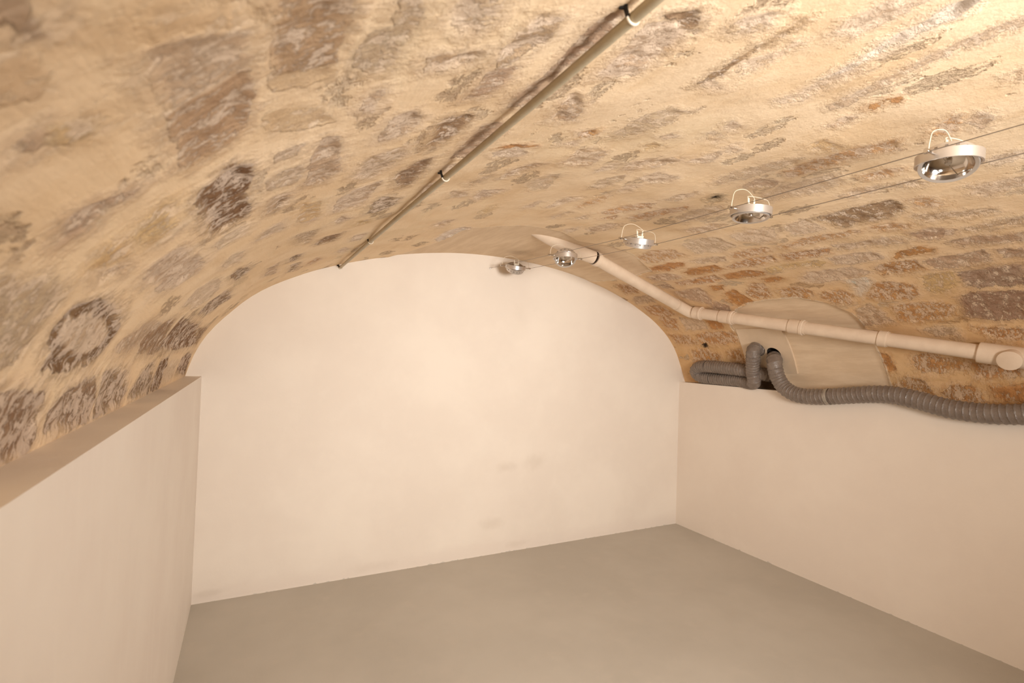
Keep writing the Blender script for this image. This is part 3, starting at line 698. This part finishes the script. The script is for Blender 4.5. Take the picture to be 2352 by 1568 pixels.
def make_duct(P, R, pitch, label, extras):
    o = empty('flexible_duct', P[0], label, 'air duct'); L = Vector(P[0])
    d, C_ = duct_data([Vector(p)-L for p in P], R, pitch); h = part('hose', d, M_duct, o)
    h.data.shade_smooth()
    for (name, target, wd, mat, gr, lab) in extras:
        t = Vector(target)-L; i = min(range(len(C_)), key=lambda k: (C_[k]-t).length); k = max(1, int(wd/.0022/2))
        seg = [C_[j] for j in range(max(0, i-k), min(len(C_), i+k+1))]
        part(name, tube_data(seg, R*gr, 28, False), mat, o, label=lab)
    return o
M_tie = simple('black_tie', rgb(30, 26, 24), .5); M_tape = simple('silver_tape', rgb(176, 168, 156), .3, .3, .2)
make_duct(DUCT_LOOP, .0455, .0215, 'grey ribbed flexible duct folded back on itself, strapped with two black ties on the ledge',
          [('cable_tie', (3.172, 2.775, 1.21), .007, M_tie, 1.0, 'black cable tie'), ('cable_tie', (3.122, 2.775, 1.30), .007, M_tie, 1.0, 'black cable tie')])
make_duct(DUCT_MAIN, .0475, .0270, 'long grey ribbed flexible duct drooping over the top edge of the right wall',
          [('tape_band', (3.1045, 1.845, 1.158), .026, M_tape, 1.03, 'silvery repair tape')])

# ------------------------------------------------------------------ drain pipe
def pipe_mat():
    g = N('painted_pipe'); v = g.obj(); g.rough(.42)
    g.base(g.mix(g.ramp(g.noise(v, 14, 5), .35, .7), rgb(218, 196, 173), rgb(226, 205, 182))); g.bump(g.noise(v, 40, 3), .2, .002); return g.m
M_pipe = pipe_mat()
A = Vector((2.7190, 2.5613, 1.6806)); B = Vector((3.0623, .9739, 1.4108))
T0 = Vector((1.8042, 2.4565, 1.9345)); T1 = Vector((2.6402, 2.6065, 1.7205)); RP = .0365
M_jl = simple('joint_dark', rgb(92, 68, 50), .8)  # dark brown of the thin rings at coupling ends
def mkpipe():
    o = empty('drain_pipe', A, 'beige painted drain pipe with couplings running down across the right side of the vault', 'pipe'); L = A
    ln = lambda t: A+(B-A)*t-L
    part('pipe_run', tube_data([ln(t) for t in np.linspace(.02, .94, 12)], RP, 36, False), M_pipe, o)
    part('pipe_run', tube_data([ln(t) for t in (1.03, 1.3, 1.7)], RP, 36, True), M_pipe, o)
    part('pipe_run', tube_data([T0-L+(T1-T0)*t for t in np.linspace(.0, .97, 12)], RP, 36, False), M_pipe, o)
    # elbow
    J = A-(B-A).normalized()*.045; pts = [T1-(T1-T0).normalized()*.05, T1-(T1-T0).normalized()*.01, A-(B-A).normalized()*.02+Vector((0, 0, 0)), A+(B-A)*.012]
    c = catmull(pts, .006); part('elbow', tube_data([p-L for p in c], RP*1.06, 36, True), M_pipe, o)
    def collar(t0, t1, lip):
        a = ln(t0); b = ln(t1); d = (b-a); n = 9
        P_, R_ = [], []
        prof = [(0, RP*.98), (.001, RP*1.15), (.02, RP*1.16), (.68, RP*1.16), (.70, RP*(1.25 if lip else 1.16)), (.84, RP*(1.25 if lip else 1.16)), (.87, RP*1.10), (.995, RP*1.08), (1, RP*.98)]
        for u, r in prof: P_.append(a+d*u); R_.append(r)
        part('coupling', tube_data(P_, R_, 48, False), M_pipe, o, deg=14)
        part('joint_line', tube_data([a-d.normalized()*.0012, a+d.normalized()*.0006], RP*1.05, 36, False), M_jl, o, label='thin dark joint line')
    collar(.010, .050, True); collar(.1278, .190, True); collar(.3963, .452, True); collar(.672, .698, False)
    # coupling where the branch comes down from the repair
    d = (T1-T0).normalized(); a = T0-L
    part('coupling', tube_data([a-d*.012, a-d*.011, a+d*.018, a+d*.0185], [RP*1.0, RP*1.2, RP*1.2, RP], 40, False), M_pipe, o)
    ji = simple('joint_shadow_gap', rgb(64, 48, 36), .8)
    part('joint_gap', tube_data([a-d*.020, a-d*.012], [RP*1.08, RP*1.08], 36, False), ji, o, label='dark open joint')
    S_ = [Vector((1.30, 2.3850, 2.050)), Vector((1.47, 2.4220, 2.004)), Vector((1.64, 2.4560, 1.970)), T0-d*.02]
    part('ceiling_stub', tube_data([p-L for p in catmull(S_, .02)], RP*1.06, 36, True), M_pipe, o)
    # cleanout tee at the near end
    a = ln(.912); b = ln(1.035); dd = b-a
    part('tee_socket', tube_data([a, a+dd*.005, a+dd*.02, a+dd*.98, a+dd*.995, b], [RP, RP*1.28, RP*1.33, RP*1.33, RP*1.28, RP], 48, False), M_pipe, o, deg=14)
    c = ln(.985); ax = Vector((-.93, -.10, -.28)).normalized()
    part('cleanout_cap', tube_data([c, c+ax*.058, c+ax*.066, c+ax*.068], [RP*1.15, RP*1.22, RP*1.19, RP*1.05], 40, True), M_pipe, o, label='round screw cap')
mkpipe()

# ------------------------------------------------------------------ conduit with clips
M_cond = simple('painted_conduit', rgb(192, 178, 150), .45, 0, .12, .001); M_clip = simple('white_clip', rgb(226, 214, 196), .4); M_hook = simple('blackened_metal', rgb(28, 22, 18), .5, .4)
cx, cz = .4455, 1.8235
def conduit():
    o = empty('conduit_pipe', (cx, YB-.01, cz), 'thin beige conduit pipe clipped along the crown of the vault', 'conduit')
    ys = np.linspace(0, -(YB+1.9), 60)
    part('pipe', tube_data([(.0025*math.sin(y*2.2), y, .0012*math.sin(y*3.1)) for y in ys], .0082, 16), M_cond, o)
    for yy in (3.082, 2.2475, 1.288, .538, -.3, -1.1):
        y = yy-(YB-.01)
        ring = [(.0103*math.cos(a), y, .0103*math.sin(a)-.0003) for a in np.linspace(math.radians(150), math.radians(360+30), 14)]
        part('clip', tube_data(ring, .0019, 8), M_clip, o, label='white pipe clip')
        part('clip_screw', merge(tube_data([(-.013, y, .006), (-.016, y-.002, .018), (-.018, y, .028)], .0035, 8), tube_data([(-.013, y, .008), (-.021, y+.004, .008)], .0028, 8), tube_data([(-.009, y, -.003), (-.0125, y, .006)], .003, 8)), M_hook, o, label='black clip screw')
conduit()

# ------------------------------------------------------------------ cable lamps
M_alu = simple('satin_aluminium', rgb(216, 210, 205), .33, .8); M_alud = simple('dark_aluminium', rgb(150, 142, 136), .35, .9)
M_slot = simple('slot_shadow', rgb(140, 130, 122), .6, .3); M_refl = simple('reflector', rgb(225, 218, 210), .10, 1.0); M_cer = simple('white_ceramic', rgb(236, 226, 208), .4); M_wire = simple('clear_wire', rgb(226, 212, 190), .35)
M_chrome = simple('chrome', rgb(210, 205, 200), .12, 1.0)
CXL, CXR = 1.403, 1.594; CC = (CXL+CXR)/2; HW = (CXR-CXL)/2
def czs(y): return 1.922 if y > YB-.01 else 1.866+.010*((y-1.3)/1.8)**2*(1 if y > 1.3 else .6)+max(0, (y-1.7))/1.39*.044
for k, x in enumerate((CXL, CXR)):
    o = empty('lamp_cable', (x, YB, czs(YB-.02)), ['left one of two taut bare wires carrying the spotlights, fixed to the far wall', 'right one of two taut bare wires, ending at the smallest spotlight before the far wall'][k], 'cable')
    y1 = YB if k == 0 else 2.905
    ys = np.linspace(y1-.001, YF+.01, 60)
    part('wire', tube_data([(0, y-YB, czs(y-.02)-o.location.z) for y in ys], .0011, 8), M_alud, o)
    if k == 0: part('wall_anchor', tube_data([(0, -.001, 0), (0, -.010, 0), (0, -.011, 0)], [.004, .004, .002], 12), M_chrome, o)

def make_lamp(label, y, ring_tilt, in_rot, roll):
    z = czs(y); o = empty('cable_spotlight', (CC, y, z), label, 'lamp', 'spotlights strung on the two wires')
    Mr = Matrix.Rotation(roll, 4, 'Y') @ Matrix.Rotation(ring_tilt, 4, 'X')
    R_ = .0665
    prof = [(R_-.0045, -.012), (R_-.0006, -.0125), (R_, -.0119), (R_, .0119), (R_-.0006, .0125), (R_-.0045, .012)]
    part('housing_ring', xform(lathe(prof, 64, True), Mr), M_alu, o)
    Mi = Mr @ Matrix.Rotation(in_rot[0], 4, 'X') @ Matrix.Rotation(in_rot[1], 4, 'Y')
    # inner lamp rim, with cooling slots
    ri = .0585
    prof = [(ri-.009, -.0205), (ri-.0015, -.0225), (ri, -.0215), (ri, .003), (ri-.004, .005), (ri-.006, .003)]
    rim = part('lamp_rim', xform(lathe(prof, 64), Mi), M_alu, o)
    slots = []
    for k in range(18):
        a = 2*math.pi*k/18; Rz = Matrix.Rotation(a, 3, 'Z')
        slots.append(box_data(Rz @ Vector((ri+.0002, 0, -.008)), (.0016, .006, .006), Rz))
    part('slots', xform(merge(*slots), Mi), M_slot, rim, smooth=False)
    # reflector bowl and bulb shield
    bowl = [(ri-.008, -.0205), (.046, -.010), (.040, .000), (.030, .007), (.016, .012), (.009, .013)]
    part('reflector', xform(lathe(bowl, 64), Mi), M_refl, o)
    part('bulb_cap', xform(merge(lathe([(.0005, -.014), (.006, -.014), (.0075, -.010), (.0075, .002), (.004, .004)], 24), tube_data([(-.047, 0, -.013), (-.007, 0, -.0135)], .0014, 8), tube_data([(.007, 0, -.0135), (.047, 0, -.013)], .0014, 8), lathe([(.0055, .003), (.0055, .013)], 16)), Mi), M_chrome, o)
    part('outer_bowl', xform(lathe([(ri-.005, .003), (.050, .008), (.038, .013), (.020, .0165), (.0005, .017)], 48), Mi), M_alud, o)
    base = part('lamp_base', xform(box_data((0, 0, .0205), (.034, .014, .008)), Mi), M_cer, o, False)
    Mt = Mi
    tops = []
    for s in (-1, 1):
        a = Mt @ Vector((s*.013, 0, .0235)); b = a + Vector((s*.002, 0, .022))
        part('connector', tube_data([a, a.lerp(b, .05), a.lerp(b, .95), b], [.003, .0038, .0038, .003], 12), M_cer, o); tops.append(b)
    for s, top in zip((-1, 1), tops):
        e = Vector((s*HW, 0, .004))
        src = tops[1] if s < 0 else tops[0]; hgt = .024 if s < 0 else .007
        P_ = [src, src+Vector((0, 0, .006)), Vector((src.x*.55+e.x*.45, -.006, src.z+hgt)), Vector((e.x*.86, -.004, src.z+hgt*.5)), Vector((e.x*.99, -.002, .024)), e]
        P_ = [Vector((p_.x, p_.y, min(p_.z, .085))) for p_ in P_]
        part('lead_wire', tube_data(catmull(P_, .004), .0011, 8), M_wire, o)
    for s in (-1, 1):
        part('clamp', merge(tube_data([(s*(R_-.001), 0, 0), (s*(HW+.006), 0, 0)], .0032, 12), tube_data([(s*HW, -.008, 0), (s*HW, .008, 0)], .0048, 12), tube_data([(s*(HW+.003), 0, 0), (s*(HW+.013), 0, 0)], .0055, 12)), M_chrome, o, label='small chrome wire clamp')
    return o
r = math.radians
make_lamp('large unlit aluminium spotlight nearest the camera, face turned to the lower left', .612, r(3), (r(-10), r(24)), r(0))
make_lamp('aluminium spotlight between the nearest one and the one with its face hidden, hanging nearly level', 1.164, r(4), (r(-6), r(4)), 0)
make_lamp('aluminium spotlight seen edge-on, its lens hidden, with slotted rim showing', 1.728, r(14), (r(8), r(-5)), r(-1))
make_lamp('aluminium spotlight tipped toward the camera, in front of the smooth plaster repair', 2.316, r(-2), (r(-34), r(18)), 0)
make_lamp('small tilted spotlight furthest along the wires, close to the far wall', 2.900, r(15), (r(24), r(-6)), 0)
